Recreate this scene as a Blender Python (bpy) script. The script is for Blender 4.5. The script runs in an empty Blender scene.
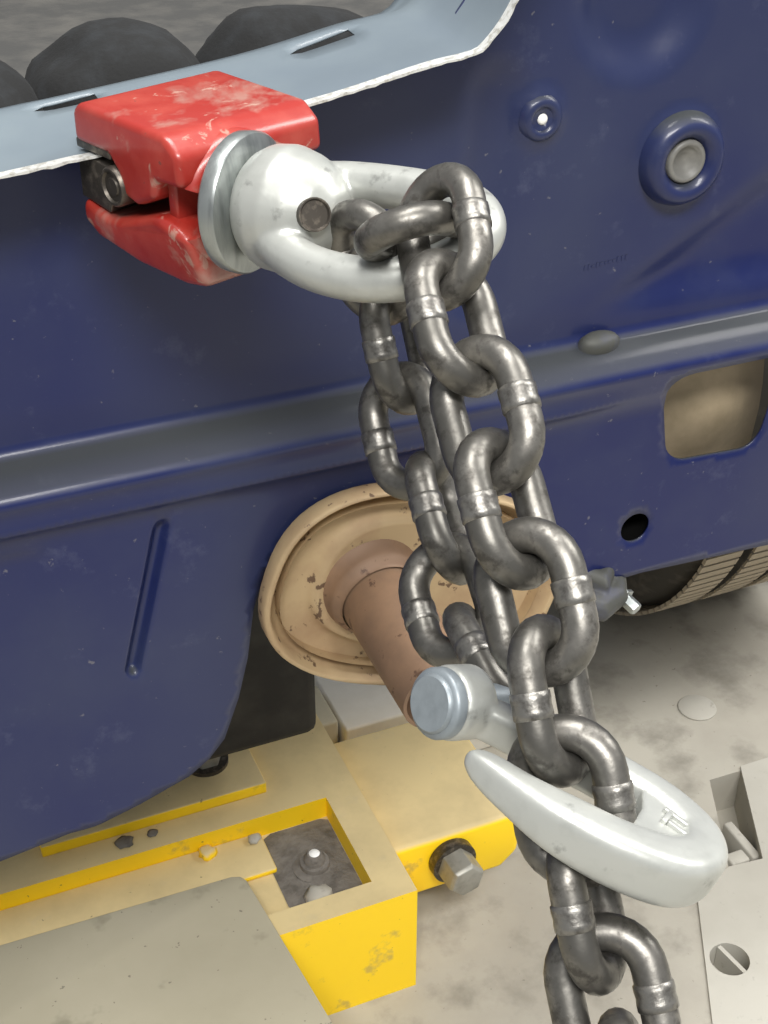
import bpy, bmesh, math, random
from mathutils import Vector, Matrix
from mathutils.geometry import delaunay_2d_cdt
random.seed(7)
S = bpy.context.scene
COL = S.collection
PI = math.pi

# ------------------------------------------------------------------ camera
FPX, PITCH, YAW = 1400.0, math.radians(33.0), math.radians(22.9)
CAM = Vector((0, 0, 1.0))
FW = Vector((math.sin(YAW)*math.cos(PITCH), math.cos(YAW)*math.cos(PITCH), -math.sin(PITCH)))
RT = Vector((math.cos(YAW), -math.sin(YAW), 0))
UP = RT.cross(FW)
cd = bpy.data.cameras.new('camera')
cd.sensor_fit = 'VERTICAL'; cd.sensor_height = 24.0; cd.lens = 24.0*FPX/1024.0
cd.clip_start = 0.02; cd.clip_end = 60
cam = bpy.data.objects.new('camera', cd); COL.objects.link(cam)
cam.location = CAM
cam.rotation_euler = Matrix((RT, UP, -FW)).transposed().to_euler()
S.camera = cam

# ------------------------------------------------------------------ light
w = bpy.data.worlds.new('workshop_air'); S.world = w; w.use_nodes = True
bg = w.node_tree.nodes['Background']
bg.inputs[0].default_value = (0.93, 0.96, 1.0, 1); bg.inputs[1].default_value = 0.36
def area(name, loc, target, sx, sy, power, col=(1, 0.98, 0.95)):
    l = bpy.data.lights.new(name, 'AREA'); l.shape = 'RECTANGLE'; l.size = sx; l.size_y = sy
    l.energy = power; l.color = col
    o = bpy.data.objects.new(name, l); COL.objects.link(o); o.location = loc
    o.rotation_euler = (Vector(target)-Vector(loc)).to_track_quat('-Z', 'Y').to_euler()
    return o
area('ceiling_or_fill_light', (-0.5, -2.4, 4.2), (0.3, 0.7, 0.4), 2.4, 1.0, 270)
area('ceiling_or_fill_light', (0.2, 0.9, 4.6), (0.3, 0.7, 0.3), 2.4, 1.0, 170)
area('ceiling_or_fill_light', (3.4, 0.4, 3.4), (0.6, 0.9, 0.0), 1.0, 2.4, 135)  # fill added from the right to brighten floor and tyre under the car
vs = S.view_settings
vs.view_transform = 'Standard'; vs.look = 'None'; vs.gamma = 1.0; vs.use_curve_mapping = False
vs.exposure = 0.0

# ------------------------------------------------------------------ helpers
def P(u, v, d):
    return CAM + d*(FW + (u-384)/FPX*RT - (v-512)/FPX*UP)
def mesh_obj(name, bm, mat, parent=None, smooth=True, angle=None):
    me = bpy.data.meshes.new(name)
    bm.normal_update(); bm.to_mesh(me); bm.free()
    if mat: me.materials.append(mat)
    if smooth:
        for p in me.polygons: p.use_smooth = True
        if angle is not None: me.set_sharp_from_angle(angle=math.radians(angle))
    o = bpy.data.objects.new(name, me); COL.objects.link(o)
    if parent: o.parent = parent
    return o
def empty(name, loc=(0, 0, 0)):
    o = bpy.data.objects.new(name, None); o.empty_display_size = 0.02
    COL.objects.link(o); o.location = loc
    return o
def tag(o, label=None, cat=None, group=None, kind=None):
    if label: o['label'] = label
    if cat: o['category'] = cat
    if group: o['group'] = group
    if kind: o['kind'] = kind
    return o
def put(o, M):                      # world-space mesh placed by a matrix, under an identity-rotation parent
    o.matrix_world = M
def rebase(root):                   # children were modelled in world space: keep them there under a moved empty
    for c in root.children:
        c.location = c.location - root.location
def bake(o):
    bpy.context.view_layer.update()
    dg = bpy.context.evaluated_depsgraph_get()
    me = bpy.data.meshes.new_from_object(o.evaluated_get(dg))
    old = o.data; o.modifiers.clear(); o.data = me
    bpy.data.meshes.remove(old)
    return o
def bevel(o, width, seg=3, angle=30):
    m = o.modifiers.new('bevel', 'BEVEL'); m.width = width; m.segments = seg
    m.limit_method = 'ANGLE'; m.angle_limit = math.radians(angle); m.harden_normals = False
    bake(o)
    for p in o.data.polygons: p.use_smooth = True
    o.data.set_sharp_from_angle(angle=math.radians(50))
    return o
def remesh(o, voxel, smooth=6, fac=0.5):
    m = o.modifiers.new('remesh', 'REMESH'); m.mode = 'VOXEL'; m.voxel_size = voxel; m.use_smooth_shade = True
    if smooth:
        s = o.modifiers.new('smooth', 'SMOOTH'); s.iterations = smooth; s.factor = fac
    mats = [x for x in o.data.materials]
    bake(o)
    o.data.materials.clear()
    for x in mats: o.data.materials.append(x)
    for p in o.data.polygons: p.use_smooth = True; p.material_index = 0
    return o
def b_box(bm, c, s, M=None):
    r = bmesh.ops.create_cube(bm, size=1.0)
    for v in r['verts']:
        v.co = Vector((v.co.x*s[0], v.co.y*s[1], v.co.z*s[2])) + Vector(c)
        if M is not None: v.co = M @ v.co
    return r['verts']
def b_prism(bm, poly, z0, z1, f=lambda x, y, z: (x, y, z)):
    lo = [bm.verts.new(f(x, y, z0)) for x, y in poly]
    hi = [bm.verts.new(f(x, y, z1)) for x, y in poly]
    n = len(poly)
    bm.faces.new(lo[::-1]); bm.faces.new(hi)
    for i in range(n):
        bm.faces.new((lo[i], lo[(i+1) % n], hi[(i+1) % n], hi[i]))
def finish(bm):
    bmesh.ops.recalc_face_normals(bm, faces=bm.faces[:])
    return bm
def b_lathe(bm, prof, M=None, n=32, sx=1.0, sy=1.0):
    rings = []
    for r, h in prof:
        if r < 1e-6:
            rings.append([bm.verts.new((0, 0, h))])
        else:
            rings.append([bm.verts.new((r*sx*math.cos(2*PI*i/n), r*sy*math.sin(2*PI*i/n), h)) for i in range(n)])
    allv = [v for r in rings for v in r]
    for a, b in zip(rings, rings[1:]):
        for i in range(n):
            j = (i+1) % n
            if len(a) == 1 and len(b) == 1: continue
            if len(a) == 1: bm.faces.new((a[0], b[j], b[i]))
            elif len(b) == 1: bm.faces.new((a[i], a[j], b[0]))
            else: bm.faces.new((a[i], a[j], b[j], b[i]))
    if M is not None:
        for v in allv: v.co = M @ v.co
def b_tube(bm, pts, rad, n=12, closed=False, caps=True, flat=None):
    pts = [Vector(p) for p in pts]; m = len(pts)
    if not hasattr(rad, '__len__'): rad = [rad]*m
    T = []
    for i in range(m):
        if closed: t = pts[(i+1) % m]-pts[i-1]
        else: t = pts[min(i+1, m-1)]-pts[max(i-1, 0)]
        T.append(t.normalized())
    ref = Vector(flat) if flat else (Vector((0, 0, 1)) if abs(T[0].z) < 0.9 else Vector((1, 0, 0)))
    rings = []; u = None
    for i in range(m):
        if u is None or flat: u = (ref - ref.dot(T[i])*T[i]).normalized()
        else: u = (u - u.dot(T[i])*T[i]).normalized()
        b = T[i].cross(u)
        rings.append([bm.verts.new(pts[i] + rad[i]*(math.cos(2*PI*k/n)*u + math.sin(2*PI*k/n)*b)) for k in range(n)])
    seq = list(zip(rings, rings[1:])) + ([(rings[-1], rings[0])] if closed else [])
    for a, b in seq:
        for k in range(n):
            l = (k+1) % n
            bm.faces.new((a[k], a[l], b[l], b[k]))
    if caps and not closed:
        bm.faces.new(rings[0][::-1]); bm.faces.new(rings[-1])
def frame(o, x, y, z):
    return Matrix(((x[0], y[0], z[0], o[0]), (x[1], y[1], z[1], o[1]), (x[2], y[2], z[2], o[2]), (0, 0, 0, 1)))
def zframe(o, z, hint=(0, 0, 1)):
    z = Vector(z).normalized(); h = Vector(hint)
    if abs(h.normalized().dot(z)) > 0.95: h = Vector((1, 0, 0))
    x = (h - h.dot(z)*z).normalized(); y = z.cross(x)
    return frame(Vector(o), x, y, z)
def inpoly(p, poly):
    x, y = p; c = False; n = len(poly); j = n-1
    for i in range(n):
        xi, yi = poly[i]; xj, yj = poly[j]
        if (yi > y) != (yj > y) and x < (xj-xi)*(y-yi)/(yj-yi)+xi: c = not c
        j = i
    return c
def resample(poly, step):
    out = []
    n = len(poly)
    for i in range(n):
        a = Vector(poly[i]); b = Vector(poly[(i+1) % n])
        k = max(1, int((b-a).length/step))
        for q in range(k): out.append(tuple(a.lerp(b, q/k)))
    return out
def cdt_patch(outline, holes, extra, f, step=0.006):
    """triangulated sheet with real holes; f maps (x, s) to space"""
    loops = [resample(outline, step)] + [resample(h, step*0.6) for h in holes]
    verts = []; edges = []
    for l in loops:
        b = len(verts); verts += l
        edges += [(b+i, b+(i+1) % len(l)) for i in range(len(l))]
    cell = step*0.45; near = set()
    for x, y in verts:
        i, j = int(x//cell), int(y//cell)
        near.update((i+a, j+b) for a in (-1, 0, 1) for b in (-1, 0, 1))
    for p in extra:
        if (int(p[0]//cell), int(p[1]//cell)) in near: continue
        if inpoly(p, outline) and not any(inpoly(p, h) for h in holes): verts.append(p)
    V, E, Fc = delaunay_2d_cdt([Vector(v) for v in verts], edges, [], 0, 1e-6)[:3]
    bm = bmesh.new()
    bv = [bm.verts.new(f(v.x, v.y)) for v in V]
    for t in Fc:
        c = sum((V[i] for i in t), Vector((0, 0)))/len(t)
        if inpoly(c, outline) and not any(inpoly(c, h) for h in holes):
            bm.faces.new([bv[i] for i in t])
    loose = [v for v in bm.verts if not v.link_faces]
    bmesh.ops.delete(bm, geom=loose, context='VERTS')
    return bm
def circle(cx, cy, r, n=28, ry=None):
    ry = ry or r
    return [(cx+r*math.cos(2*PI*i/n), cy+ry*math.sin(2*PI*i/n)) for i in range(n)]
def rrect(x0, x1, y0, y1, r, n=6):
    out = []
    for cx, cy, a in ((x1-r, y1-r, 0), (x0+r, y1-r, 90), (x0+r, y0+r, 180), (x1-r, y0+r, 270)):
        for i in range(n+1):
            t = math.radians(a+90*i/n); out.append((cx+r*math.cos(t), cy+r*math.sin(t)))
    return out
def catmull(pts, k=6, closed=False):
    P_ = [Vector(p) for p in pts]; n = len(P_); out = []
    rng = range(n if closed else n-1)
    for i in rng:
        if closed: a, b, c, d = P_[i-1], P_[i], P_[(i+1) % n], P_[(i+2) % n]
        else: a, b, c, d = P_[max(i-1, 0)], P_[i], P_[i+1], P_[min(i+2, n-1)]
        for q in range(k):
            t = q/k
            out.append(0.5*((2*b)+(c-a)*t+(2*a-5*b+4*c-d)*t*t+(3*b-a-3*c+d)*t*t*t))
    if not closed: out.append(P_[-1])
    return out

# ------------------------------------------------------------------ materials
def rgb(h):
    h = h.lstrip('#'); c = [int(h[i:i+2], 16)/255 for i in (0, 2, 4)]
    return tuple((x/12.92 if x <= 0.04045 else ((x+0.055)/1.055)**2.4) for x in c) + (1,)
class Mat:
    def __init__(s, name, base, rough=0.5, metal=0.0, coat=0.0, spec=0.5):
        m = s.m = bpy.data.materials.new(name); m.use_nodes = True
        s.nt = m.node_tree; s.b = s.nt.nodes['Principled BSDF']
        s.b.inputs['Roughness'].default_value = rough; s.b.inputs['Metallic'].default_value = metal
        s.b.inputs['Coat Weight'].default_value = coat; s.b.inputs['Coat Roughness'].default_value = 0.12
        s.b.inputs['Specular IOR Level'].default_value = spec
        n = s.nt.nodes.new('ShaderNodeRGB'); n.outputs[0].default_value = rgb(base); s.col = n.outputs[0]
        s.tc = s.nt.nodes.new('ShaderNodeTexCoord'); s.bumpo = None; s.r = None; s.rough = rough; s.mt = None; s.metal = metal
    def N(s, t, **k):
        n = s.nt.nodes.new(t)
        for a, v in k.items(): setattr(n, a, v)
        return n
    def L(s, a, b): s.nt.links.new(a, b)
    def noise(s, scale, detail=4, lo=0.4, hi=0.6, rough=0.6, stretch=None, dist=0.0, coord='Object'):
        src = s.tc.outputs[coord]
        if stretch:
            mp = s.N('ShaderNodeMapping'); mp.inputs['Scale'].default_value = stretch
            s.L(src, mp.inputs[0]); src = mp.outputs[0]
        n = s.N('ShaderNodeTexNoise'); n.inputs['Scale'].default_value = scale; n.inputs['Detail'].default_value = detail
        n.inputs['Roughness'].default_value = rough; n.inputs['Distortion'].default_value = dist
        s.L(src, n.inputs['Vector'])
        r = s.N('ShaderNodeMapRange'); r.inputs['From Min'].default_value = lo; r.inputs['From Max'].default_value = hi
        r.clamp = True; s.L(n.outputs['Fac'], r.inputs['Value'])
        return r.outputs[0]
    def mulf(s, a, b):
        m = s.N('ShaderNodeMath', operation='MULTIPLY')
        s.L(a, m.inputs[0])
        if hasattr(b, 'links'): s.L(b, m.inputs[1])
        else: m.inputs[1].default_value = b
        return m.outputs[0]
    def mix(s, fac, colr, amount=1.0):
        x = s.N('ShaderNodeMix', data_type='RGBA')
        if amount != 1.0: fac = s.mulf(fac, amount)
        s.L(fac, x.inputs[0]); s.L(s.col, x.inputs[6])
        x.inputs[7].default_value = rgb(colr); s.col = x.outputs[2]
        return s
    def rmix(s, fac, val):
        x = s.N('ShaderNodeMix', data_type='FLOAT'); s.L(fac, x.inputs[0])
        if s.r is None: x.inputs[2].default_value = s.rough
        else: s.L(s.r, x.inputs[2])
        x.inputs[3].default_value = val; s.r = x.outputs[0]; return s
    def mmix(s, fac, val):
        x = s.N('ShaderNodeMix', data_type='FLOAT'); s.L(fac, x.inputs[0])
        if s.mt is None: x.inputs[2].default_value = s.metal
        else: s.L(s.mt, x.inputs[2])
        x.inputs[3].default_value = val; s.mt = x.outputs[0]; return s
    def upness(s, lo=0.5, hi=0.9):
        g = s.N('ShaderNodeNewGeometry'); sp = s.N('ShaderNodeSeparateXYZ'); s.L(g.outputs['Normal'], sp.inputs[0])
        r = s.N('ShaderNodeMapRange'); r.inputs['From Min'].default_value = lo; r.inputs['From Max'].default_value = hi
        r.clamp = True; s.L(sp.outputs[2], r.inputs['Value']); return r.outputs[0]
    def bump(s, fac, strength=0.2, dist=0.001):
        b = s.N('ShaderNodeBump'); b.inputs['Strength'].default_value = strength; b.inputs['Distance'].default_value = dist
        s.L(fac, b.inputs['Height'])
        if s.bumpo: s.L(s.bumpo, b.inputs['Normal'])
        s.bumpo = b.outputs[0]; return s
    def done(s):
        s.L(s.col, s.b.inputs['Base Color'])
        if s.r: s.L(s.r, s.b.inputs['Roughness'])
        if s.mt: s.L(s.mt, s.b.inputs['Metallic'])
        if s.bumpo: s.L(s.bumpo, s.b.inputs['Normal'])
        return s.m

m = Mat('blue_car_paint', '#131d4e', 0.32, 0.0, coat=0.2, spec=0.34)
du = m.noise(9, 5, 0.45, 0.75)
m.mix(m.noise(3.5, 3, 0.42, 0.62), '#333a52', 0.5); m.mix(du, '#3c4358', 0.4); m.rmix(du, 0.55)
sc = m.noise(180, 3, 0.70, 0.75); m.mix(sc, '#a8a49a', 0.22); m.mix(m.noise(35, 6, 0.58, 0.75, rough=0.75), '#5f647a', 0.25)
ud = m.upness(0.5, 0.9); m.mix(ud, '#343733', 0.85); m.rmix(ud, 0.7)
m.bump(m.noise(14, 2, 0, 1), 0.12, 0.003)
PAINT = m.done()
m = Mat('ceiling_lit_sill_blue', '#66717a', 0.42, 0.0, coat=0.15)
m.mix(m.noise(10, 4, 0.4, 0.7), '#788388', 0.6); m.mix(m.noise(60, 4, 0.62, 0.7), '#6c7780', 0.4)
PALE = m.done()  # paler than the body blue: ceiling reflection put into the colour
m = Mat('raw_steel_edge', '#dfe0dd', 0.35, 0.4); m.mix(m.noise(300, 3, 0.5, 0.65), '#a9a59a', 0.7); EDGE = m.done()
m = Mat('red_clamp_paint', '#94261e', 0.36, 0.0, coat=0.25)
m.mix(m.noise(40, 4, 0.45, 0.7), '#a8463a', 0.7)
m.mix(m.noise(22, 5, 0.56, 0.66, dist=0.4), '#a08c80', 0.55); ch = m.noise(70, 5, 0.60, 0.64, dist=0.6); m.mix(ch, '#a58a7c', 0.65); m.rmix(ch, 0.6)
m.mix(m.noise(160, 3, 0.70, 0.73), '#5d3a33', 0.7)
m.bump(m.noise(90, 3, 0, 1), 0.15, 0.001)
RED = m.done()
m = Mat('zinc_plate', '#b2b4af', 0.40, 0.42)
m.mix(m.noise(60, 5, 0.5, 0.75), '#9fa19c', 0.7)
g = m.noise(75, 5, 0.62, 0.70); m.mix(g, '#6f706c', 0.6)
m.rmix(m.noise(90, 3, 0.3, 0.7), 0.3); m.bump(m.noise(220, 3, 0, 1), 0.12, 0.0006)
ZINC = m.done()
m = Mat('dull_zinc', '#a4a9a8', 0.35, 0.85)
m.mix(m.noise(120, 4, 0.45, 0.7, stretch=(1, 1, 0.2)), '#6d7272', 0.8); m.bump(m.noise(260, 3, 0, 1), 0.1, 0.0005)
DZINC = m.done()
m = Mat('blued_zinc_pin', '#868e93', 0.42, 0.35)
m.mix(m.noise(150, 4, 0.45, 0.7), '#747b80', 0.6); PIN = m.done()
m = Mat('worn_bolt_steel', '#9a988f', 0.45, 0.35); m.mix(m.noise(90, 4, 0.45, 0.7), '#7d7a70', 0.7); BOLT = m.done()
m = Mat('dark_chain_steel', '#686661', 0.38, 0.8)
m.mix(m.noise(70, 5, 0.42, 0.66), '#8d8a84', 0.8); gr = m.noise(150, 5, 0.52, 0.66); m.mix(gr, '#3a3733', 0.7); m.rmix(gr, 0.55)
m.bump(m.noise(300, 3, 0, 1), 0.18, 0.0006)
CHAIN = m.done()
m = Mat('chain_weld_steel', '#84827d', 0.38, 0.8); m.mix(m.noise(240, 4, 0.45, 0.65), '#55524e', 0.8); m.bump(m.noise(500, 3, 0, 1), 0.3, 0.0006); WELD = m.done()
m = Mat('dark_tooth_steel', '#55504a', 0.45, 0.8); m.mix(m.noise(200, 4, 0.5, 0.7), '#8d8478', 0.8); TOOTH = m.done()
m = Mat('dusty_yellow_paint', '#ffd519', 0.45, 0.0)
m.mix(m.noise(30, 5, 0.62, 0.7), '#8d8260', 0.5)
up_ = m.upness(0.35, 0.8); m.mix(up_, '#cdbc94', 0.9)
m.mix(m.mulf(up_, m.noise(16, 5, 0.42, 0.68)), '#b3a27a', 0.6); m.mix(m.noise(160, 4, 0.70, 0.73), '#55503f', 0.7); m.rmix(up_, 0.75)
YEL = m.done()
m = Mat('concrete', '#9b968b', 0.75)
m.mix(m.noise(5, 6, 0.38, 0.66), '#aeaa9e', 0.9); m.mix(m.noise(14, 6, 0.50, 0.68), '#7d796f', 0.85); m.mix(m.noise(120, 3, 0.69, 0.73), '#5a564d', 0.6)
m.bump(m.noise(180, 4, 0, 1), 0.15, 0.001)
CONC = m.done()
m = Mat('light_steel_plate', '#b0ada3', 0.65, 0.0)
m.mix(m.noise(8, 5, 0.4, 0.7), '#a19d92', 0.8); m.mix(m.noise(90, 4, 0.64, 0.72), '#8a867c', 0.6); LPLATE = m.done()
m = Mat('grey_cover_plate', '#a8a18b', 0.65, 0.0)
m.mix(m.noise(7, 5, 0.42, 0.7), '#b3ac97', 0.8); m.mix(m.noise(20, 4, 0.60, 0.68), '#8a8571', 0.7); m.mix(m.noise(150, 2, 0.72, 0.74), '#55524a', 0.6); GPLATE = m.done()
m = Mat('rusty_muffler', '#b39c78', 0.65, 0.1)
m.mix(m.noise(18, 5, 0.45, 0.7), '#94765a', 0.8); m.mix(m.noise(95, 4, 0.62, 0.66), '#4d3426', 0.85); MUFF = m.done()
m = Mat('rusty_pipe', '#7d6450', 0.6, 0.2)
m.mix(m.noise(30, 5, 0.45, 0.7), '#94765c', 0.8); m.mix(m.noise(120, 4, 0.62, 0.68), '#4b352a', 0.8); PIPE = m.done()
m = Mat('black_cloth', '#0d0e0f', 0.9); m.mix(m.noise(60, 4, 0.45, 0.7), '#1d2023', 0.8); m.bump(m.noise(400, 3, 0, 1), 0.4, 0.001); CLOTH = m.done()
m = Mat('trunk_carpet', '#3b3b3a', 0.95); m.mix(m.noise(20, 5, 0.42, 0.7), '#55534f', 0.8); m.bump(m.noise(300, 3, 0, 1), 0.4, 0.001); CARPET = m.done()
m = Mat('under_body', '#1c1b1a', 0.8); m.mix(m.noise(20, 5, 0.45, 0.7), '#3a3834', 0.7); UNDER = m.done()
m = Mat('dusty_inner_panel', '#8f8169', 0.8); m.mix(m.noise(25, 5, 0.42, 0.68), '#72664f', 0.8); DUST = m.done()
m = Mat('dusty_tyre', '#a89c88', 0.9); m.mix(m.noise(40, 5, 0.5, 0.7), '#877d6d', 0.8); TYRE = m.done()
m = Mat('dark_rubber', '#3a3732', 0.85); m.mix(m.noise(40, 5, 0.5, 0.7), '#57524a', 0.8); RUBBER = m.done()
m = Mat('rubber_plug', '#6e6d69', 0.45); m.mix(m.noise(80, 4, 0.45, 0.7), '#8b8a84', 0.6); PLUG = m.done()
m = Mat('hole_shade_black', '#060606', 0.9, spec=0.1); BLACK = m.done()
m = Mat('plain_white', '#f2f2ee', 0.4); m.mix(m.noise(80, 3, 0.5, 0.7), '#dcdcd6', 0.5); WHITE = m.done()  # white for the light through the small hole, and for the stud tip
m = Mat('grey_debris', '#76716a', 0.9); m.mix(m.noise(60, 5, 0.45, 0.65), '#57524b', 0.9); m.bump(m.noise(120, 4, 0, 1), 0.8, 0.003); DEBRIS = m.done()
m = Mat('bracket_steel', '#4a4b47', 0.6, 0.2); m.mix(m.noise(60, 5, 0.45, 0.65), '#4b4d5c', 0.8); BRACK = m.done()
m = Mat('brightened_plinth', '#e6e2d8', 0.6); m.mix(m.noise(12, 5, 0.45, 0.7), '#d2cdc1', 0.7); WPL = m.done()  # whitened to stand in for light that reaches under the car

# ------------------------------------------------------------------ floor
PIT = [(0.709, 0.831), (0.746, 0.830), (0.694, 0.721), (0.659, 0.725), (0.672, 0.752)]
bm = cdt_patch([(-3, -3), (4, -3), (4, 5), (-3, 5)], [PIT, circle(0.597, 0.634, 0.0175, 28)],
               [(x*0.5, y*0.5) for x in range(-5, 8) for y in range(-5, 10)], lambda x, y: (x, y, 0), 0.5)
for a, b in zip(PIT, PIT[1:]+PIT[:1]):
    bm.faces.new([bm.verts.new(p) for p in ((*a, 0), (*b, 0), (*b, -0.05), (*a, -0.05))])
bm.faces.new([bm.verts.new((x, y, -0.05)) for x, y in PIT])
floor = mesh_obj('floor', finish(bm), CONC, smooth=False)
for p in floor.data.polygons: pass
floor['kind'] = 'structure'

# ------------------------------------------------------------------ car
car = empty('car', (0.3, 0.9, 0))
YU, YL = 0.605, 0.592
PROF = [(YU, 0.97), (YU, 0.6605), (0.6035, 0.6565), (0.600, 0.6545), (0.5955, 0.6525), (0.590, 0.6495), (0.585, 0.6455), (0.5815, 0.6425), (0.5808, 0.6405), (0.5818, 0.6385),
        (0.5835, 0.6360), (0.5845, 0.6310), (0.5840, 0.6270), (0.5832, 0.6250), (0.5840, 0.6232), (0.5875, 0.6205), (0.5905, 0.6160), (YL, 0.6100), (YL, 0.36)]
CUM = [0.0]
for a, b in zip(PROF, PROF[1:]): CUM.append(CUM[-1]+math.hypot(a[0]-b[0], a[1]-b[1]))
def prof_at(s):
    for i in range(len(PROF)-1):
        if s <= CUM[i+1] or i == len(PROF)-2:
            t = (s-CUM[i])/(CUM[i+1]-CUM[i])
            return (PROF[i][0]+t*(PROF[i+1][0]-PROF[i][0]), PROF[i][1]+t*(PROF[i+1][1]-PROF[i][1]))
def s_up(z): return 0.97-z                       # upper, vertical part
def s_lo(z): return CUM[-2]+(0.610-z)            # lower, vertical part
def s_any(z):
    for i in range(1, len(PROF)-1):
        if PROF[i][1] >= z >= PROF[i+1][1]: return CUM[i]+(PROF[i][1]-z)/(PROF[i][1]-PROF[i+1][1])*(CUM[i+1]-CUM[i])
def seg_dist(p, a, b):
    p, a, b = Vector(p), Vector(a), Vector(b)
    t = max(0, min(1, (p-a).dot(b-a)/(b-a).length_squared)); return (p-(a+t*(b-a))).length
def sstep(x, a, b):
    t = max(0, min(1, (x-a)/(b-a))); return t*t*(3-2*t)
def disp(x, z, lower):
    d = 0.0                                      # + is toward the camera side (-y)
    if not lower:
        r = math.hypot(x-0.395, z-0.838); d -= 0.010*(1-sstep(r, 0.018, 0.044))          # big stamped dish
        r = math.hypot(x-0.339, z-0.786); d += 0.003*(1-sstep(r, 0.010, 0.016))          # boss round the small hole
        r = math.hypot(x-0.425, z-0.754); d += 0.004*(1-sstep(r, 0.020, 0.028))
        q = (x-0.414)*0.504-(z-0.698)*0.864                                               # diagonal stamping at the right
        d -= 0.006*sstep(q, -0.004, 0.022)*sstep(z, 0.662, 0.69)
        d += 0.0012*math.sin(x*23+z*9)
        d -= 0.004*(1-sstep(seg_dist((x, z), (0.315, 0.80), (0.305, 0.70)), 0.004, 0.02))
    else:
        a = seg_dist((x, z), (0.128, 0.607), (0.104, 0.518)); d -= 0.0065*(1-sstep(a, 0.0010, 0.0056))
        d += 0.0015*math.sin(x*17+2)*sstep(z, 0.60, 0.5)
        d -= 0.004*sstep(x, 0.075, 0.055)
    return d
def panel_f(x, s):
    y, z = prof_at(s)
    if s < CUM[1]: y -= disp(x, z, False)*sstep(z, 0.661, 0.68)
    elif CUM[9] < s < CUM[-2]:
        k = sstep(x, 0.35, 0.41); t = (s-CUM[9])/(CUM[-2]-CUM[9]); y = y*(1-k)+(PROF[9][0]+(YL-PROF[9][0])*t)*k
    elif s > CUM[-2]: y -= disp(x, z, True)*sstep(z, 0.611, 0.600)
    return (x, y, z)
FLY = 0.562
FL = [(-0.16, 0.790), (0.0, 0.8005), (0.070, 0.806), (0.101, 0.809), (0.113, 0.810), (0.203, 0.820), (0.258, 0.830), (0.278, 0.8325), (0.287, 0.836), (0.301, 0.854), (0.323, 0.900), (0.338, 0.944), (0.346, 0.966)]
def flz(x):
    for a, b in zip(FL, FL[1:]):
        if x <= b[0]: return a[1]+(x-a[0])/(b[0]-a[0])*(b[1]-a[1])
    return FL[-1][1]
LOW = [(-0.16, 0.385), (-0.007, 0.403), (0.016, 0.405), (0.062, 0.411), (0.098, 0.420), (0.128, 0.430), (0.141, 0.439), (0.151, 0.451), (0.161, 0.478),
       (0.168, 0.505), (0.173, 0.538), (0.181, 0.563), (0.195, 0.580), (0.215, 0.590), (0.24, 0.590), (0.27, 0.584), (0.30, 0.566), (0.325, 0.540), (0.345, 0.505), (0.356, 0.494),
       (0.395, 0.493), (0.423, 0.494), (0.467, 0.491), (0.52, 0.488), (0.80, 0.475)]
outl = [(x, s_up(z-0.001)) for x, z in FL] + [(0.80, 0.003)] + [(x, s_lo(z)) for x, z in LOW[::-1]]
RH = rrect(0.0, 1.0, 0.0, 1.0, 0.2)
def rh(u, v):   # bilinear quad in (x, z)
    a, b, c, d = (0.432, 0.572), (0.497, 0.568), (0.508, 0.634), (0.421, 0.634)
    return tuple(a[i]*(1-u)*(1-v)+b[i]*u*(1-v)+c[i]*u*v+d[i]*(1-u)*v for i in (0, 1))
RHP = [rh(u, v) for u, v in RH]
holes = [[(x, s_any(z)) for x, z in RHP], [(x, s_lo(z)) for x, z in circle(0.415, 0.530, 0.0100, 24, 0.0098)], [(x, s_up(z)) for x, z in circle(0.339, 0.786, 0.0030, 12)],
         [(x, s_up(z)) for x, z in circle(0.425, 0.754, 0.0105, 20)]]
rows = [0.004*i for i in range(int(CUM[1]/0.004)+1)] + CUM[1:-1] + [CUM[-2]+0.004*i for i in range(1, 62)]
ex = []
for i, s in enumerate(rows):
    x = -0.158
    while x < 0.80:
        ex.append((x+(0.0022 if i % 2 else 0), s)); x += 0.0045 if -0.02 < x < 0.56 else 0.02
for i in range(70):
    for j in range(-7, 8):
        t = i/69*1.1-0.05; ex.append((0.128-0.024*t+j*0.0011*0.966+1e-5*i, s_lo(min(0.6095, 0.607-0.089*t+j*0.0011*0.26))))
bm = cdt_patch(outl, holes, ex, panel_f, 0.0045)
for f in bm.faces:
    if f.normal.y > 0: pass
bmesh.ops.recalc_face_normals(bm, faces=bm.faces[:])
bm.normal_update()
if sum(f.normal.y*f.calc_area() for f in bm.faces) > 0: bmesh.ops.reverse_faces(bm, faces=bm.faces[:])
rp = mesh_obj('rear_panel', bm, PAINT, car)
so = rp.modifiers.new('thickness', 'SOLIDIFY'); so.thickness = 0.0014; so.offset = -1
tag(rp, 'dark blue painted rear body panel with stamped ledge and openings')

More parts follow.
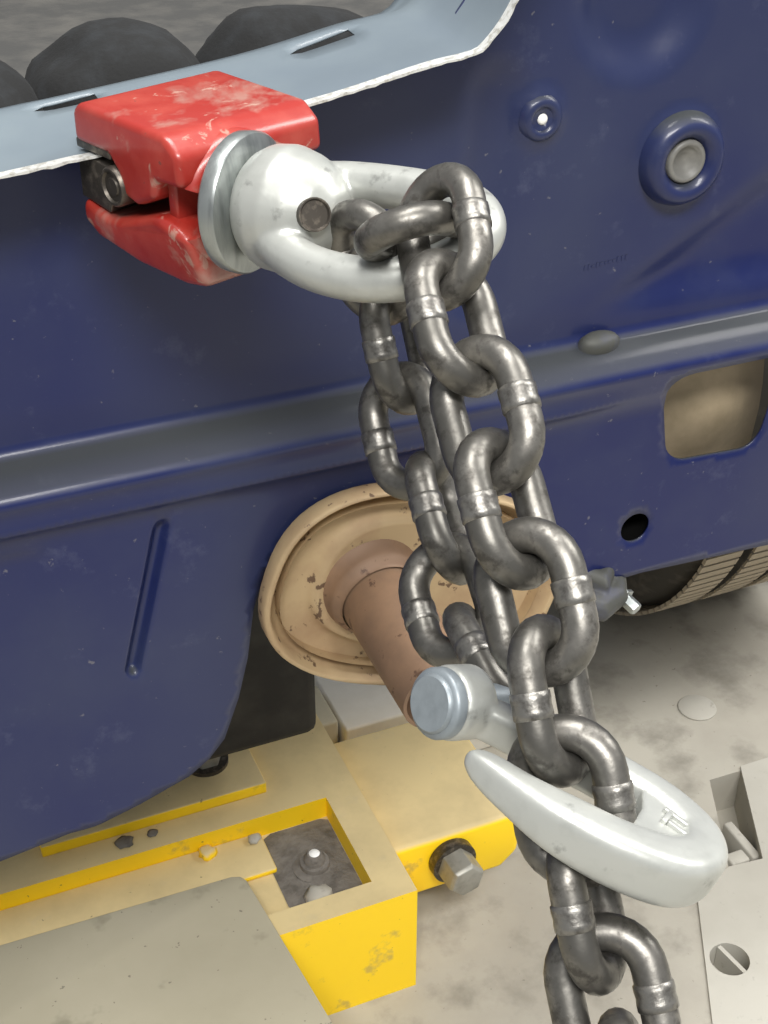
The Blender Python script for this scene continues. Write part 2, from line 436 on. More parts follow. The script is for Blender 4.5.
# pale flange / sill ribbon along the trunk opening
path = catmull([(x, 0, z) for x, z in FL], 5)
PT = [(p.x, p.z) for p in path]
LEN = [0.0]
for a, b in zip(PT, PT[1:]): LEN.append(LEN[-1]+math.hypot(a[0]-b[0], a[1]-b[1]))
def path_at(t):
    for i in range(len(PT)-1):
        if t <= LEN[i+1] or i == len(PT)-2:
            k = (t-LEN[i])/(LEN[i+1]-LEN[i]); return (PT[i][0]+k*(PT[i+1][0]-PT[i][0]), PT[i][1]+k*(PT[i+1][1]-PT[i][1]))
def t_of_x(x):
    return next(LEN[i] for i in range(len(PT)) if PT[i][0] >= x)
def sill_f(t, y):
    x, z = path_at(t); k = max(0, y-0.60)
    back = sstep(y, 0.64, 0.67)
    return (x, y, z + 0.05*k - 0.010*back)
def slot(x0, x1, y0, y1, th):
    a, b = t_of_x(x0), t_of_x(x1)
    return [(a, y0), (a+0.006, y0-th*0.5), (b, y1-th), (b, y1+th*0.6), (a+0.006, y0+th*0.6)]
T1 = LEN[-1]
slots = [slot(0.094, 0.121, 0.632, 0.634, 0.006), slot(0.213, 0.245, 0.628, 0.632, 0.006)]
outline = [(0, FLY+0.002), (T1, FLY+0.002), (T1, 0.672), (0, 0.672)]
ex = [(t*0.006, FLY+0.007+0.0075*j) for t in range(1, int(T1/0.006)) for j in range(14)]
bm = cdt_patch(outline, slots, ex, sill_f, 0.006)
bmesh.ops.recalc_face_normals(bm, faces=bm.faces[:])
sill = mesh_obj('trunk_sill', bm, PALE, car)
so = sill.modifiers.new('thickness', 'SOLIDIFY'); so.thickness = 0.001; so.offset = -1
tag(sill, 'sill of the trunk opening with two narrow slots, ceiling reflection coloured in as pale grey-blue')
bm = bmesh.new()
prev = None
for i, (t) in enumerate([T1*k/170 for k in range(171)]):
    x, z = path_at(t); jz = random.uniform(-0.0002, 0.0002); jy = random.uniform(-0.0006, 0.0006)
    hgt = 0.0009+random.uniform(-0.00015, 0.0003)
    ring = [bm.verts.new(q) for q in ((x, FLY+jy, z-hgt*0.6+jz), (x, FLY+jy, z+hgt*0.6+jz), (x, FLY+0.0055, z+0.0006), (x, FLY+0.0055, z-0.0006))]
    if prev:
        for k in range(4): bm.faces.new((prev[k], prev[(k+1) % 4], ring[(k+1) % 4], ring[k]))
    prev = ring
tag(mesh_obj('flange_edge', finish(bm), EDGE, car, smooth=False), 'bare bright metal edge of the bent flange')
# grommet: stamped conical ring, plug; white spot painted for light through the small hole
Mg = zframe((0.425, YU-0.004, 0.754), (0, -1, 0))
bm = bmesh.new(); b_lathe(bm, [(0.0115, 0.0), (0.0122, 0.002), (0.0150, 0.0055), (0.0185, 0.0070), (0.0220, 0.005), (0.0245, 0.001), (0.0255, -0.003)], Mg, 40)
mesh_obj('stamped_boss', finish(bm), PAINT, car)
bm = bmesh.new(); b_lathe(bm, [(0, 0.0005), (0.0042, 0.0005), (0.005, 0.0015), (0.0078, 0.0015), (0.0088, 0.004), (0.0105, 0.0042), (0.0116, 0.003), (0.0118, -0.002)], Mg, 32)
tag(mesh_obj('rubber_plug', finish(bm), PLUG, car), 'grey rubber plug in the stamped round boss')
Mg = zframe((0.339, YU-0.003, 0.786), (0, -1, 0))
bm = bmesh.new(); b_lathe(bm, [(0.0052, 0.0), (0.0065, 0.0022), (0.0085, 0.0028), (0.0105, 0.0015), (0.0122, -0.001)], Mg, 32)
mesh_obj('stamped_boss', finish(bm), PAINT, car)
bm = bmesh.new(); b_lathe(bm, [(0, 0.0022), (0.0018, 0.002), (0.0028, 0.001), (0.003, -0.002)], Mg, 20)
tag(mesh_obj('hole_light_spot', finish(bm), WHITE, car), 'small hole with the light behind it coloured in as a white spot')
bm = bmesh.new()
for i in range(11):
    b_box(bm, (0.372+0.0026*i, YU-disp(0.372+0.0026*i, 0.7005+0.0002*i, False), 0.7005+0.0002*i), (random.uniform(0.0006, 0.0020), 0.0006, random.uniform(0.0012, 0.0032)))
tag(mesh_obj('stamped_mark', finish(bm), PAINT, car, smooth=False), 'short row of worn stamped marks')
# drain tab on the ledge
bm = bmesh.new()
b_lathe(bm, [(0, 0.004), (0.006, 0.0038), (0.010, 0.0026), (0.0125, 0), (0.013, -0.004)], zframe((0.383, 0.600, 0.6575), (0, -0.3, 1)), 24, 1, 0.55)
tag(mesh_obj('drain_tab', finish(bm), BRACK, car), 'small dusty raised tab on the ledge')
# inner dusty panel behind the window
bm = bmesh.new()
g = []
for j in range(9):
    for i in range(13):
        u, v = i/12, j/8
        g.append(bm.verts.new((0.405+0.12*u, 0.635-0.022*math.exp(-((u-0.62)**2*9+(v-0.42)**2*14))+0.03*math.exp(-((u-0.2)**2+(v-0.95)**2)*20), 0.52+0.135*v)))
for j in range(8):
    for i in range(12): bm.faces.new((g[j*13+i], g[j*13+i+1], g[(j+1)*13+i+1], g[(j+1)*13+i]))
tag(mesh_obj('inner_panel', finish(bm), DUST, car), 'dusty beige inner metal seen through the square opening')
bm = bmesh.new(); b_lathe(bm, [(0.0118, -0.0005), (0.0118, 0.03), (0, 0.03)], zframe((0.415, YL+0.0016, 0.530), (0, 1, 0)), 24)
mesh_obj('hole_shade_backing', finish(bm), BLACK, car)  # black backing added, paints the darkness inside the round hole
# closed box behind the panel, trunk floor
bm = bmesh.new(); b_box(bm, (0.32, 1.02, 0.695), (1.0, 0.66, 0.014))
mesh_obj('trunk_floor', finish(bm), CARPET, car, smooth=False)
bm = bmesh.new(); b_box(bm, (0.32, 0.682, 0.735), (1.0, 0.012, 0.09)); mesh_obj('sill_inner_wall', finish(bm), UNDER, car, smooth=False)
bm = bmesh.new(); b_box(bm, (0.32, 1.355, 0.92), (1.0, 0.02, 0.45)); mesh_obj('seat_back', finish(bm), CARPET, car, smooth=False)
bm = bmesh.new(); b_box(bm, (0.32, 1.04, 0.665), (0.96, 0.62, 0.046)); b_box(bm, (0.10, 1.0, 0.55), (0.10, 0.6, 0.10)); b_box(bm, (0.20, 0.93, 0.40), (0.20, 0.16, 0.42))
bevel(mesh_obj('underbody', finish(bm), UNDER, car), 0.01, 2)
# bracket beneath the panel
bm = bmesh.new()
b_tube(bm, [(0.368, 0.600, 0.496), (0.378, 0.588, 0.488), (0.390, 0.582, 0.485), (0.402, 0.586, 0.487), (0.412, 0.60, 0.492)], [0.006, 0.009, 0.0105, 0.009, 0.005], 12)
b_tube(bm, [(0.380, 0.600, 0.503), (0.392, 0.588, 0.497), (0.404, 0.600, 0.500)], [0.006, 0.009, 0.006], 12)
bk = remesh(mesh_obj('tow_bracket', finish(bm), BRACK, car), 0.0012, 4); tag(bk, 'dusty steel bracket under the panel edge')
bm = bmesh.new(); b_lathe(bm, [(0, 0.010), (0.004, 0.010), (0.0045, 0.009), (0.0045, 0.0), (0.007, 0.0), (0.007, -0.002)], zframe((0.408, 0.583, 0.484), (0.3, -1, -0.3)), 6)
mesh_obj('bracket_bolt', finish(bm), DZINC, car, angle=30)

# muffler
mf = empty('muffler'); mf.parent = car
MC = Vector((0.265, 0.580, 0.535)); tilt = math.radians(-20)
def ov(r, a, y, grow=0.0):
    ca, sa = math.cos(a), math.sin(a); e = 2/2.5
    x = (0.092*r+grow)*math.copysign(abs(ca)**e, ca); z = (0.064*r+grow)*math.copysign(abs(sa)**e, sa)
    return (MC.x+x*math.cos(tilt)-z*math.sin(tilt), MC.y+y, MC.z+x*math.sin(tilt)+z*math.cos(tilt))
def oval(rings, n=64, cap0=False, cap1=False):
    bm = bmesh.new(); R = [[bm.verts.new(ov(r, 2*PI*i/n, y, gr)) for i in range(n)] for r, y, gr in rings]
    for a, b in zip(R, R[1:]):
        for i in range(n): bm.faces.new((a[i], a[(i+1) % n], b[(i+1) % n], b[i]))
    if cap0: bm.faces.new(R[0])
    if cap1: bm.faces.new(R[-1])
    return finish(bm)
mesh_obj('shell', oval([(1, 0.0, -0.010), (1, 0.30, -0.010)], cap1=True), MUFF, mf)
mesh_obj('end_cap', oval([(0.001, 0.004, 0), (0.60, 0.004, 0), (0.64, 0.003, 0), (0.67, 0.008, 0), (0.72, 0.010, 0), (0.90, 0.008, 0), (0.935, 0.004, 0), (0.96, -0.004, 0), (0.985, -0.006, 0), (1.0, -0.003, 0), (1.0, 0.006, 0), (0.97, 0.010, 0)]), MUFF, mf)
PR = Vector((0.240, 0.585, 0.540)); PD = Vector((0.02, -1, -0.10)).normalized()
Mp = zframe(PR, PD)
bm = bmesh.new(); b_lathe(bm, [(0.0315, -0.002), (0.0290, 0.001), (0.0278, 0.005), (0.0268, 0.009), (0.0242, 0.0105), (0.0235, 0.013)], Mp, 40)
mesh_obj('pipe_collar', finish(bm), PIPE, mf)
bm = bmesh.new(); b_lathe(bm, [(0.0225, -0.005), (0.0225, 0.091), (0.0205, 0.091), (0.0205, 0.02)], Mp, 40)
mesh_obj('tailpipe', finish(bm), PIPE, mf, angle=40)

# wheel behind
wh = empty('rear_wheel'); wh.parent = car
WX0, WX1, WY, WR = 0.730, 0.970, 1.218, 0.31
bm = bmesh.new()
pr = [(0.20, 0.0), (0.24, -0.012), (0.28, -0.006), (0.298, 0.010), (0.306, 0.030)]
wd = WX1-WX0
for gx in (0.06, 0.12, 0.18): pr += [(WR, gx-0.007), (WR-0.009, gx-0.005), (WR-0.009, gx+0.005), (WR, gx+0.007)]
pr += [(0.306, wd-0.03), (0.298, wd-0.01), (0.28, wd+0.006), (0.24, wd+0.012), (0.20, wd)]
b_lathe(bm, pr, zframe((WX0, WY, WR), (1, 0, 0)), 72)
mesh_obj('tyre', finish(bm), RUBBER, wh, angle=40)
sip = None
for k in range(4, 34):
    a = 2*PI*k/140
    for gx in (0.03, 0.09, 0.15, 0.21):
        if sip is None:
            bm = bmesh.new(); b_box(bm, (0, 0, 0), (0.044, 0.0105, 0.004)); sip = mesh_obj('tread_block', finish(bm), TYRE, wh, smooth=False); me_s = sip.data
            o = sip
        else:
            o = bpy.data.objects.new('tread_block', me_s); COL.objects.link(o); o.parent = wh
        ang = -PI/2 - a + 0.05
        o.location = (WX0+gx, WY+(WR+0.0005)*math.cos(ang), WR+(WR+0.0005)*math.sin(ang)); o.rotation_euler = (ang-PI/2, 0, 0)
bm = bmesh.new(); b_lathe(bm, [(0, 0.06), (0.05, 0.06), (0.08, 0.03), (0.17, 0.03), (0.20, 0.0), (0.202, 0.24)], zframe((WX0, WY, WR), (1, 0, 0)), 48)
mesh_obj('rim', finish(bm), DZINC, wh)
for c in (mf, wh): pass
tag(car, 'dark blue car with stripped rear panel, rusty muffler and cut trunk flange', 'car')
rebase(car)

# cloth bundles in the trunk
def bundle(name, c, s, label, seed, rz=0.0, wr=0.006):
    r = random.Random(seed); bm = bmesh.new(); bmesh.ops.create_icosphere(bm, subdivisions=4, radius=1.0)
    ph = [r.uniform(0, 6) for _ in range(6)]
    for v in bm.verts:
        p = v.co.copy()
        q = Vector([math.copysign(abs(t)**0.8, t) for t in p])
        d = 1+0.045*math.sin(4*p.x+ph[0]+2*p.z)+0.03*math.sin(6*p.y+3*p.x+ph[1])+0.02*math.sin(7*p.z+4*p.x+ph[2])
        q *= d*(1-0.05*abs(math.sin(3.1*p.x+2.3*p.y+ph[3])*math.sin(2.7*p.z-1.9*p.x+ph[4]))**0.25)
        x, y, z = q.x*s[0], q.y*s[1], q.z*s[2]
        z = max(z, -s[2]*0.8)
        v.co = Vector((x*math.cos(rz)-y*math.sin(rz), x*math.sin(rz)+y*math.cos(rz), z+s[2]*0.8))
    o = mesh_obj(name, finish(bm), CLOTH); o.location = c
    return tag(o, label, 'bundle', 'black bundles in the trunk')
bundle('cloth_bundle', (0.072, 0.755, 0.702), (0.056, 0.052, 0.060), 'dark grey padded bundle at the far left of the trunk', 1)
bundle('cloth_bundle', (0.172, 0.800, 0.702), (0.056, 0.055, 0.055), 'largest lumpy black bundle in the trunk, directly behind the red clamp', 2, 0.2)
bundle('cloth_bundle', (0.292, 0.830, 0.702), (0.075, 0.045, 0.053), 'low flat black bundle right of the red clamp in the trunk', 3, 0.25)

# ------------------------------------------------------------------ yellow bench frame
fr = empty('bench_frame', (0.17, 0.83, 0))
ZT, ZP = 0.118, 0.095
def piece(name, x0, x1, y0, y1, z0, z1, mat=YEL, bv=0.0012, parent=None):
    bm = bmesh.new(); b_box(bm, ((x0+x1)/2, (y0+y1)/2, (z0+z1)/2), (x1-x0, y1-y0, z1-z0))
    o = mesh_obj(name, finish(bm), mat, parent or fr, smooth=bv > 0)
    return bevel(o, bv, 2) if bv > 0 else o
piece('pocket_floor', -0.5, 0.303, 0.741, 0.846, 0.0, ZP, bv=0)
piece('rear_rail', -0.5, 0.302, 0.846, 0.955, 0.0, ZT, bv=0)
piece('end_rail', 0.302, 0.333, 0.718, 0.955, 0.0, ZT, bv=0)
piece('front_rail', -0.5, 0.302, 0.718, 0.741, 0.0, ZT, bv=0)
piece('pad_plate', 0.058, 0.256, 0.872, 0.95, ZT, ZT+0.012)
piece('pocket_strip', -0.5, 0.24, 0.80, 0.846, ZP, ZP+0.006, bv=0.002)
bm = bmesh.new()
b_prism(bm, [(0.334, 0.10), (0.462, 0.10), (0.462, 0.052), (0.445, 0.036), (0.334, 0.036)], 0.779, 0.93, lambda x, z, y: (x, y, z))
bevel(mesh_obj('side_plate', finish(bm), YEL, fr), 0.006, 3)
bm = bmesh.new(); b_box(bm, (0.39, 0.88, 0.018), (0.10, 0.09, 0.036)); mesh_obj('side_foot', finish(bm), UNDER, fr, smooth=False)
def hexbolt(name, o, d, rw, rh_, hw, hh, hint=(0, 0, 1)):
    M = zframe(o, d, hint)
    r = empty(name); r.parent = fr
    bm = bmesh.new(); b_lathe(bm, [(rw*0.6, -0.001), (rw, 0), (rw, hw), (rw*0.6, hw)], M, 28); mesh_obj('washer', finish(bm), TOOTH, r, angle=40)
    bm = bmesh.new(); b_lathe(bm, [(rh_, hw), (rh_, hw+hh*0.85), (rh_*0.86, hw+hh), (0, hw+hh)], M, 6)
    bevel(mesh_obj('bolt_head', finish(bm), BOLT, r), 0.0008, 2)
    return r
hexbolt('hex_bolt', (0.392, 0.779, 0.073), (0.05, -1, 0.02), 0.021, 0.0175, 0.010, 0.024, (0.3, 0, 1))
hexbolt('hex_bolt', (0.215, 0.918, ZT+0.012), (0, 0, 1), 0.020, 0.0145, 0.004, 0.012)
# anchor stud and rubble in the pocket
bm = bmesh.new(); b_lathe(bm, [(0.019, -0.002), (0.019, 0.003), (0.013, 0.005), (0.0125, 0.009), (0.009, 0.009), (0.009, 0.013), (0.006, 0.018), (0, 0.018)], zframe((0.271, 0.793, ZP), (0, 0, 1)), 28)
mesh_obj('anchor_stud', finish(bm), DEBRIS, fr, angle=40)
bm = bmesh.new(); b_lathe(bm, [(0, 0.0195), (0.004, 0.019), (0.0055, 0.017)], zframe((0.271, 0.793, ZP), (0, 0, 1)), 16); mesh_obj('stud_tip', finish(bm), WHITE, fr)
bm = bmesh.new()
n = 26
cv = bm.verts.new((0.277, 0.79, ZP+0.004)); R_ = []
for i in range(n):
    a = 2*PI*i/n; r = random.uniform(1.0, 1.12)
    R_.append(bm.verts.new((max(0.236, min(0.3015, 0.272+0.040*r*math.cos(a))), max(0.7425, min(0.845, 0.795+0.066*r*math.sin(a))), ZP+0.0006)))
for i in range(n): bm.faces.new((cv, R_[i], R_[(i+1) % n]))
tag(mesh_obj('debris_patch', finish(bm), DEBRIS, fr), 'grey crusted dirt in the corner of the pocket')
def rock(c, r, mat, seed, parent, name='debris_chip', flat=0.6):
    q = random.Random(seed); bm = bmesh.new(); bmesh.ops.create_icosphere(bm, subdivisions=2, radius=r)
    for v in bm.verts:
        v.co *= q.uniform(0.75, 1.2); v.co.z *= flat
        v.co += Vector(c)
    return mesh_obj(name, finish(bm), mat, parent)
rock((0.262, 0.760, ZP+0.004), 0.011, LPLATE, 3, fr)
rock((0.232, 0.838, ZP+0.008), 0.006, LPLATE, 4, fr); rock((0.190, 0.838, ZP+0.008), 0.008, YEL, 5, fr)
rock((0.125, 0.862, ZT+0.001), 0.008, DEBRIS, 8, fr, flat=0.15); rock((0.15, 0.863, ZT+0.001), 0.005, DEBRIS, 9, fr, flat=0.15)
tag(fr, 'dusty yellow steel bench frame with an open pocket beneath the car', 'bench frame')
rebase(fr)

# grey plate lying over the pocket
def plate(name, poly, z0, z1, mat, label, cat, bv=0.001, holes_=None):
    if holes_:
        bm = cdt_patch(poly, holes_, [], lambda x, y: (x, y, z1), 0.05)
        bmesh.ops.recalc_face_normals(bm, faces=bm.faces[:]); bm.normal_update()
        if bm.faces[:][0].normal.z < 0: bmesh.ops.reverse_faces(bm, faces=bm.faces[:])
        o = mesh_obj(name, bm, mat, smooth=False)
        so = o.modifiers.new('thickness', 'SOLIDIFY'); so.thickness = z1-z0; so.offset = -1; bake(o)
    else:
        bm = bmesh.new(); b_prism(bm, poly, z0, z1); o = bevel(mesh_obj(name, finish(bm), mat), bv, 2)
    return tag(o, label, cat)
plate('cover_plate', [(-0.5, 0.7985), (0.196, 0.7865), (0.203, 0.784), (0.2065, 0.778), (0.226, 0.58), (-0.5, 0.58)], ZT+0.0002, ZT+0.005, GPLATE, 'flat grey dirty steel plate lying over the yellow frame pocket', 'plate', 0.0008)
# floor plate with notch and round socket
sock = circle(0.597, 0.634, 0.0175, 28)
plate('floor_plate', [(0.615, 0.713), (0.659, 0.7245), (0.694, 0.7205), (0.748, 0.834), (0.95, 0.832), (0.95, 0.30), (0.40, 0.30), (0.546, 0.585)], 0.0003, 0.0022, LPLATE, 'pale steel floor plate with a notch and round socket', 'plate', holes_=[sock])
skt = empty('floor_socket', (0.597, 0.634, 0.0006))
bm = bmesh.new(); b_lathe(bm, [(0.0174, 0.0012), (0.0174, -0.025), (0, -0.025)], None, 32); mesh_obj('socket_cup', finish(bm), LPLATE, skt, angle=40)
bm = bmesh.new(); b_box(bm, (0.003, 0.0, -0.012), (0.004, 0.033, 0.024)); mesh_obj('socket_web', finish(bm), LPLATE, skt, smooth=False).rotation_euler = (0, 0, 0.15)
tag(skt, 'small round metal socket set in the pale floor plate', 'socket')
# light block in the pit
bm = bmesh.new(); b_box(bm, (0.676, 0.735, -0.026), (0.020, 0.015, 0.048)); b_box(bm, (0.697, 0.756, -0.028), (0.010, 0.05, 0.042))
tag(bevel(mesh_obj('pit_block', finish(bm), LPLATE), 0.002, 2), 'small pale block inside the notch of the floor plate', 'block')
# round cap on the floor
bm = bmesh.new(); b_lathe(bm, [(0.0205, 0.0), (0.0205, 0.0012), (0.0195, 0.002), (0, 0.0022)], None, 36)
o = mesh_obj('metal_disc', finish(bm), LPLATE, angle=40); o.location = (0.759, 0.929, 0.0003); tag(o, 'round pale disc lying flat on the grey concrete floor', 'disc')
# grey beam and pale plate behind the yellow frame
bm = bmesh.new(); b_box(bm, (0.05, 0.995, 0.045), (0.62, 0.06, 0.09))
tag(bevel(mesh_obj('steel_beam', finish(bm), GPLATE), 0.003, 2), 'grey steel beam on the floor behind the yellow frame', 'beam')
bm = bmesh.new(); b_box(bm, (0.50, 1.02, 0.04), (0.27, 0.12, 0.08))
tag(bevel(mesh_obj('steel_plinth', finish(bm), WPL), 0.003, 2), 'pale grey metal block on the floor under the muffler', 'block')

# ------------------------------------------------------------------ pull clamp
cl = empty('pull_clamp', (0.137, 0.585, 0.80))
th = math.radians(70)
CA = Vector((math.cos(th), -math.sin(th), 0)); CW = Vector((math.sin(th), math.cos(th), 0)); CN = Vector((0, 0, 1))
CO = Vector((0.137, 0.585, 0.80))
def cf(s, n, wv): return CO + CA*(s/1000) + CN*(n/1000) + CW*(wv/1000)
def clamp_part(name, poly, w0, w1, mat, bv, seg=3, ang=30):
    bm = bmesh.new(); b_prism(bm, poly, w0, w1, lambda a, b, c: cf(a, b, c))
    return bevel(mesh_obj(name, finish(bm), mat, cl), bv/1000, seg, ang)
upj = clamp_part('upper_jaw', [(0, 14), (0, 27), (5, 31), (64, 31), (73, 25), (74, 12), (57, 11), (55, 3), (42, -3), (33, -1), (30, 8), (24, 14)], -36, 36, RED, 5.5, 5)
LJ = [(0, -10), (-1, -20), (8, -26), (32, -32), (60, -34), (74, -31), (74, -9), (66, -5), (57, -3), (50, -5), (38, -9), (28, -12), (18, -13)]
bm = bmesh.new(); b_prism(bm, LJ, -1, 1, lambda a, b, c: cf(a, b, c*(36 if b > -15 else 36-9*sstep(a, 0, 62))))
loj = bevel(mesh_obj('lower_jaw', finish(bm), RED, cl), 0.004, 4, 20)
clamp_part('jaw_tooth', [(-1, 15), (24, 15), (24, 11.2), (-1, 11.2)], -34.5, 34, TOOTH, 0.5, 2)
clamp_part('jaw_tooth', [(-1, -10), (20, -12), (24, -3), (24, 8.0), (-1, 8.4)], -34.5, 34, TOOTH, 0.6, 2)
clamp_part('hinge_post', [(56, -6), (62, -6), (62, 14), (56, 14)], -30, 30, RED, 1, 2)
bm = bmesh.new(); b_lathe(bm, [(0, 1.5), (3.5, 1.5), (4, 0.8), (6, 0.8), (6.6, 2), (7.6, 2), (8.4, 1), (8.4, -6)], frame(cf(27, 1.5, -35.5), CA, CN.copy(), -CW) @ Matrix.Scale(0.001, 4), 24)
mesh_obj('jaw_bolt', finish(bm), TOOTH, cl, angle=50)
bm = bmesh.new(); b_tube(bm, [cf(40, 4, -4), cf(82, 4, -4)], 0.011, 20); mesh_obj('draw_shaft', finish(bm), DZINC, cl, angle=50)
# half-round bosses at the front of both jaws, where the collar seats
def half_boss(name, a0, a1):
    bm = bmesh.new(); pf = [(12, 60), (29, 60), (29, 68), (28, 73), (25.5, 75.5), (18, 76), (14, 76), (12, 66)]; n = 24; R0 = []
    for k in range(n+1):
        a = math.radians(a0+(a1-a0)*k/n)
        R0.append([bm.verts.new(cf(h, 0.5+max(r, 11)*math.sin(a)*0.97, -7+max(r, 11)*math.cos(a))) for r, h in pf])
    for a, b in zip(R0, R0[1:]):
        for q in range(len(pf)): bm.faces.new((a[q], a[(q+1) % len(pf)], b[(q+1) % len(pf)], b[q]))
    bm.faces.new(R0[0]); bm.faces.new(R0[-1][::-1])
    mesh_obj(name, finish(bm), RED, cl, angle=45)
half_boss('jaw_boss', 62, 156); half_boss('jaw_boss', -160, -40)
# swivel eye: collar disc, domed head, pear-shaped loop
te = math.radians(52)
EA = Vector((math.cos(te), -math.sin(te), 0.045)).normalized()
EW0 = Vector((math.sin(te), math.cos(te), 0)); EN0 = EW0.cross(EA)
if EN0.z < 0: EN0 = -EN0
phi = math.radians(22)
EW = EW0*math.cos(phi)+EN0*math.sin(phi); EN = EN0*math.cos(phi)-EW0*math.sin(phi)
EO = cf(76, 1.0, -7.5)
def ef(s, w_, n): return EO + EA*(s/1000) + EW*(w_/1000) + EN*(n/1000)
ME = frame(EO, EW, EN, EA) @ Matrix.Scale(0.001, 4)
bm = bmesh.new(); b_lathe(bm, [(10, -4), (26, -4), (27.6, -2.5), (28, 3), (27.2, 4.2), (24, 5), (16, 6)], ME, 48)
tag(mesh_obj('collar', finish(bm), DZINC, cl, angle=40), 'grey steel collar disc')
loop = catmull([(20, -15, 0), (33, -23, 0), (50, -28.5, 0), (70, -29, 0), (87, -23, 0), (99, -11, 0), (103, 1, 0), (99, 11, 0), (89, 17.5, 0), (72, 20, 0), (50, 20, 0), (32, 18, 0), (20, 12, 0)], 5)
bm = bmesh.new()
b_tube(bm, [ef(p.x, p.y, p.z) for p in loop], [0.0086]*len(loop), 16)
b_lathe(bm, [(0, 46), (9, 44.5), (17, 39.5), (22.5, 31), (25, 22), (24.3, 14), (21.5, 8.5), (18, 5)], ME, 40)
bm.faces.new([v for v in bm.verts][-40:]) if False else None
b_lathe(bm, [(0, 5), (18, 5)], ME, 40)
eye = mesh_obj('swivel_eye', finish(bm), ZINC, cl)
remesh(eye, 0.0011, 6)
tag(eye, 'bright zinc swivel eye with a pear-shaped loop')
Mpl = zframe(ef(38.5, -9.5, 8.5), (EN*0.5+EA*0.75-EW*0.42))
bm = bmesh.new(); b_lathe(bm, [(0, 0.0045), (0.0052, 0.0045), (0.0058, 0.0055), (0.0064, 0.0055), (0.0066, -0.004)], Mpl, 24)
tag(mesh_obj('pin_plug', finish(bm), TOOTH, cl, angle=40), 'dark round pin end in the eye')
tag(cl, 'red two-jaw pull clamp with zinc swivel eye gripping the trunk flange', 'clamp')
rebase(cl)

# ------------------------------------------------------------------ chain
WD, PITCH_L, WID = 0.012, 0.0317, 0.0396
def link_mesh():
    R = (WID-WD)/2; h = (PITCH_L+WD)/2 - R
    path_ = []
    for i in range(15):
        t = PI*i/14; path_.append((R*math.cos(t), h+R*math.sin(t), 0))
    for q in range(1, 4): path_.append((-R, h-2*h*q/4, 0))
    for i in range(15):
        t = PI+PI*i/14; path_.append((R*math.cos(t), -h+R*math.sin(t), 0))
    for q in range(1, 4): path_.append((R, -h+2*h*q/4, 0))
    bm = bmesh.new(); b_tube(bm, path_, WD/2, 16, closed=True, flat=(0, 0, 1))
    return finish(bm)
def weld_mesh():
    R = (WID-WD)/2; bm = bmesh.new()
    ys = [(-0.0046, 0.0056), (-0.0040, 0.00655), (-0.0018, 0.0066), (0.0, 0.00635), (0.0020, 0.0066), (0.0040, 0.00655), (0.0046, 0.0056)]
    b_lathe(bm, [(r, y) for y, r in ys], frame((R, 0, 0), (1, 0, 0), (0, 0, -1), (0, 1, 0)), 16)
    return finish(bm)
pc_ = link_mesh(); me_link = bpy.data.meshes.new('link'); pc_.normal_update(); pc_.to_mesh(me_link); pc_.free()
pw_ = weld_mesh(); me_weld = bpy.data.meshes.new('weld_bead'); pw_.to_mesh(me_weld); pw_.free()
for me, mt in ((me_link, CHAIN), (me_weld, WELD)):
    me.materials.append(mt)
    for p in me.polygons: p.use_smooth = True
chain = empty('tow_chain', P(630, 1098, 0.42))
tag(chain, 'heavy dark steel pulling chain looped through the clamp eye and hanging down', 'chain')
def add_link(c, axis, theta, other=False):
    a = axis.normalized(); r = (RT - RT.dot(a)*a).normalized(); d = a.cross(r)
    if d.dot(FW) > 0: d = -d                    # d points to the camera
    th_ = math.radians(theta)
    X = math.cos(th_)*r + math.sin(th_)*d; Y = -a; Z = X.cross(Y)
    o = bpy.data.objects.new('link', me_link); COL.objects.link(o); o.parent = chain
    o.matrix_local = Matrix.Translation(-chain.location) @ frame(c, X, Y, Z)
    wv = bpy.data.objects.new('weld_bead', me_weld); COL.objects.link(wv); wv.parent = o
    if (theta < 0) != other: wv.rotation_euler = (0, PI, 0)
    return o
FR = [(443, 237, .487), (457, 322, .474), (486, 415, .464), (507, 508, .456), (535, 602, .450), (553, 700, .447), (571, 801, .444), (588, 905, .444), (612, 1003, .438), (630, 1101, .434), (648, 1198, .430)]
FT = [46, -40, 40, -44, 33, -54, 18, -62, 12, -74, 10]
pts = [P(*f) for f in FR]
for i, c in enumerate(pts):
    ax = pts[min(i+1, len(pts)-1)] - pts[max(i-1, 0)]
    add_link(c, ax, FT[i])
LF = [(370, 264, .538), (400, 345, .548), (406, 431, .546), (443, 517, .535), (452, 600, .518), (490, 667, .497)]
LT = [38, -55, 38, -62, 30, -62]
lp = [P(*f) for f in LF]
for i, c in enumerate(lp):
    ax = lp[min(i+1, len(lp)-1)] - lp[max(i-1, 0)]
    if i == 0: ax = P(374, 305, .552) - P(366, 225, .524)
    add_link(c, ax, LT[i], LT[i] > 0)
# cross link between both strands, lying over the eye
hv = (RT*0.80 + UP*0.24 - FW*0.50).normalized()
hx = (-FW - RT*0.55 - UP*0.10); hx = (hx - hx.dot(hv)*hv).normalized()
hc = P(388, 229, .482) - hx*(PITCH_L+WD)/2
o = bpy.data.objects.new('link', me_link); COL.objects.link(o); o.parent = chain
o.matrix_local = Matrix.Translation(-chain.location) @ frame(hc, hv, hx, hv.cross(hx))
wv = bpy.data.objects.new('weld_bead', me_weld); COL.objects.link(wv); wv.parent = o; wv.rotation_euler = (0, PI, 0)

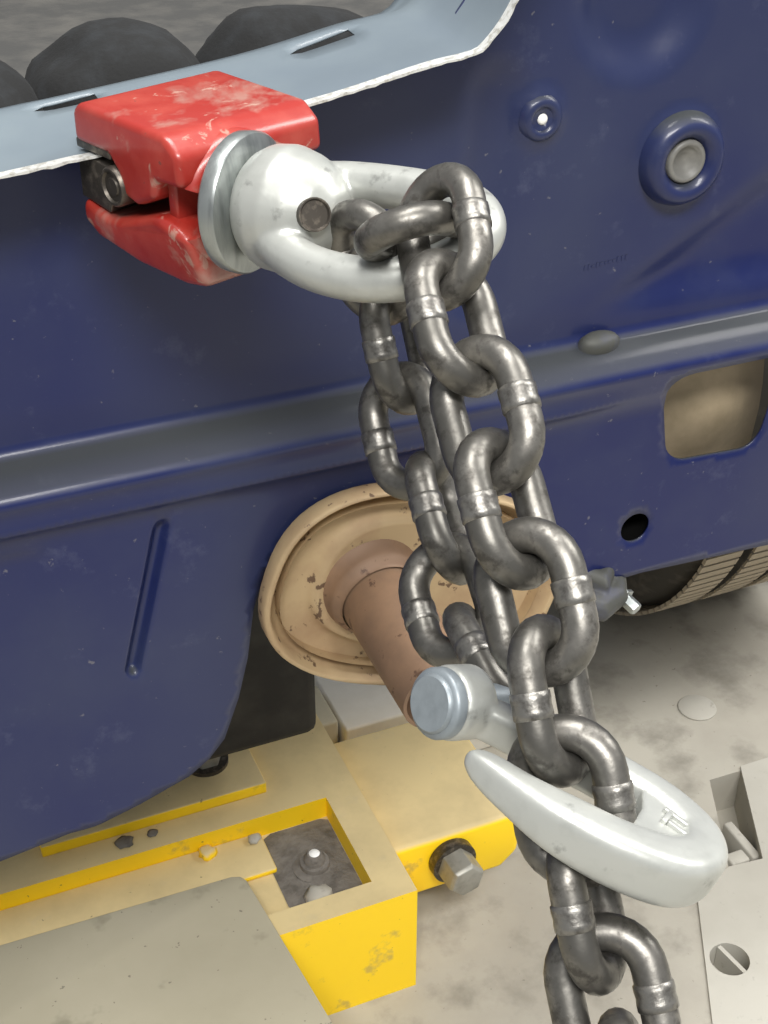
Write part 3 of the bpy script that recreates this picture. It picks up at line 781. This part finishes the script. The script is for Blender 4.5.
# ------------------------------------------------------------------ hook
HO = P(461, 702, .464)
HX = (P(718, 848, .455) - HO).normalized()
HY = (-FW*0.90 - UP*0.40 - RT*0.1); HY = (HY - HY.dot(HX)*HX).normalized()      # toward the camera
HZ = HX.cross(HY)
if HZ.dot(UP) < 0: HZ = -HZ
hook = empty('grab_hook', HO)
def hf(x, y, z): return HO + HX*(x/1000) + HY*(y/1000) + HZ*(z/1000)
cen = catmull([(6, 2, 0), (22, -1, 0), (40, -4, 0), (58, -5, 0), (74, -3, 0), (86, 5, 0), (88, 17, 0), (80, 28, 0), (63, 34, 0), (44, 35, 0), (27, 32.5, 0), (9, 27, 0)], 12)
nn = len(cen)
bm = bmesh.new()
# rectangular, rounded section swept round the bend: (half width in plane, half thickness)
rings = []
for i, p in enumerate(cen):
    t = (cen[min(i+1, nn-1)]-cen[max(i-1, 0)]).normalized(); nrm = Vector((-t.y, t.x, 0)); k = i/(nn-1)
    hw = 6.6+2.2*math.exp(-((k-0.62)/0.22)**2) - 2.4*sstep(k, 0.80, 1.0) - 1.4*sstep(k, 0.12, 0.0)
    ht = 7.8+1.8*math.exp(-((k-0.62)/0.24)**2) - 2.6*sstep(k, 0.78, 1.0) - 1.0*sstep(k, 0.2, 0.0)
    tip = math.sqrt(max(0.04, 1-(max(0.0, k-0.93)/0.07)**2)); hw *= tip; ht *= tip
    ring = []
    for q in range(24):
        a = 2*PI*q/24; ca, sa = math.cos(a), math.sin(a); e = 0.5
        ring.append(bm.verts.new(hf(*(p + nrm*hw*math.copysign(abs(ca)**e, ca) + Vector((0, 0, ht*math.copysign(abs(sa)**e, sa)))))))
    rings.append(ring)
for a, b in zip(rings, rings[1:]):
    for q in range(24): bm.faces.new((a[q], a[(q+1) % 24], b[(q+1) % 24], b[q]))
bm.faces.new(rings[0][::-1]); bm.faces.new(rings[-1])
# web filling the bend
b_prism(bm, [(64, -4), (82, 0), (89, 12), (82, 26), (68, 33), (64, 24), (66, 12)], -6.5, 6.5, lambda x, y, z: hf(x, y, z))
# eye boss
PA = (-FW*0.66 - RT*0.75 + UP*0.05).normalized()
Mb = zframe(HO, PA)
b_lathe(bm, [(0, -0.006), (0.0112, -0.006), (0.0126, -0.004), (0.0126, 0.006), (0.0116, 0.008), (0, 0.008)], Mb, 28)
hb = mesh_obj('hook_body', finish(bm), ZINC, hook)
remesh(hb, 0.0009, 2)
# raised forging mark on the web
bm = bmesh.new()
for x, y, sx_, sy_, r in ((77, 9, 9, 2.0, 0.25), (79, 15, 9, 2.0, 0.25), (74, 12, 2.0, 7, 0.25)):
    c, s_ = math.cos(r), math.sin(r)
    b_prism(bm, [(x+c*a-s_*b, y+s_*a+c*b) for a, b in ((-sx_/2, -sy_/2), (sx_/2, -sy_/2), (sx_/2, sy_/2), (-sx_/2, sy_/2))], 5, 8.0, lambda x, y, z: hf(x, y, z))
bevel(mesh_obj('forging_mark', finish(bm), ZINC, hook), 0.0004, 2)
bm = bmesh.new(); b_lathe(bm, [(0, 0.0145), (0.0090, 0.0145), (0.0097, 0.0139), (0.0099, 0.0130), (0.0112, 0.0126), (0.0119, 0.0116), (0.0119, 0.0085), (0.0108, 0.0078), (0.006, 0.0078), (0.006, -0.02), (0, -0.02)], Mb, 36)
tag(mesh_obj('clevis_pin', finish(bm), PIN, hook, angle=40), 'blue-grey domed pin head')
tag(hook, 'bright zinc clevis grab hook caught on the chain', 'hook')
rebase(hook)
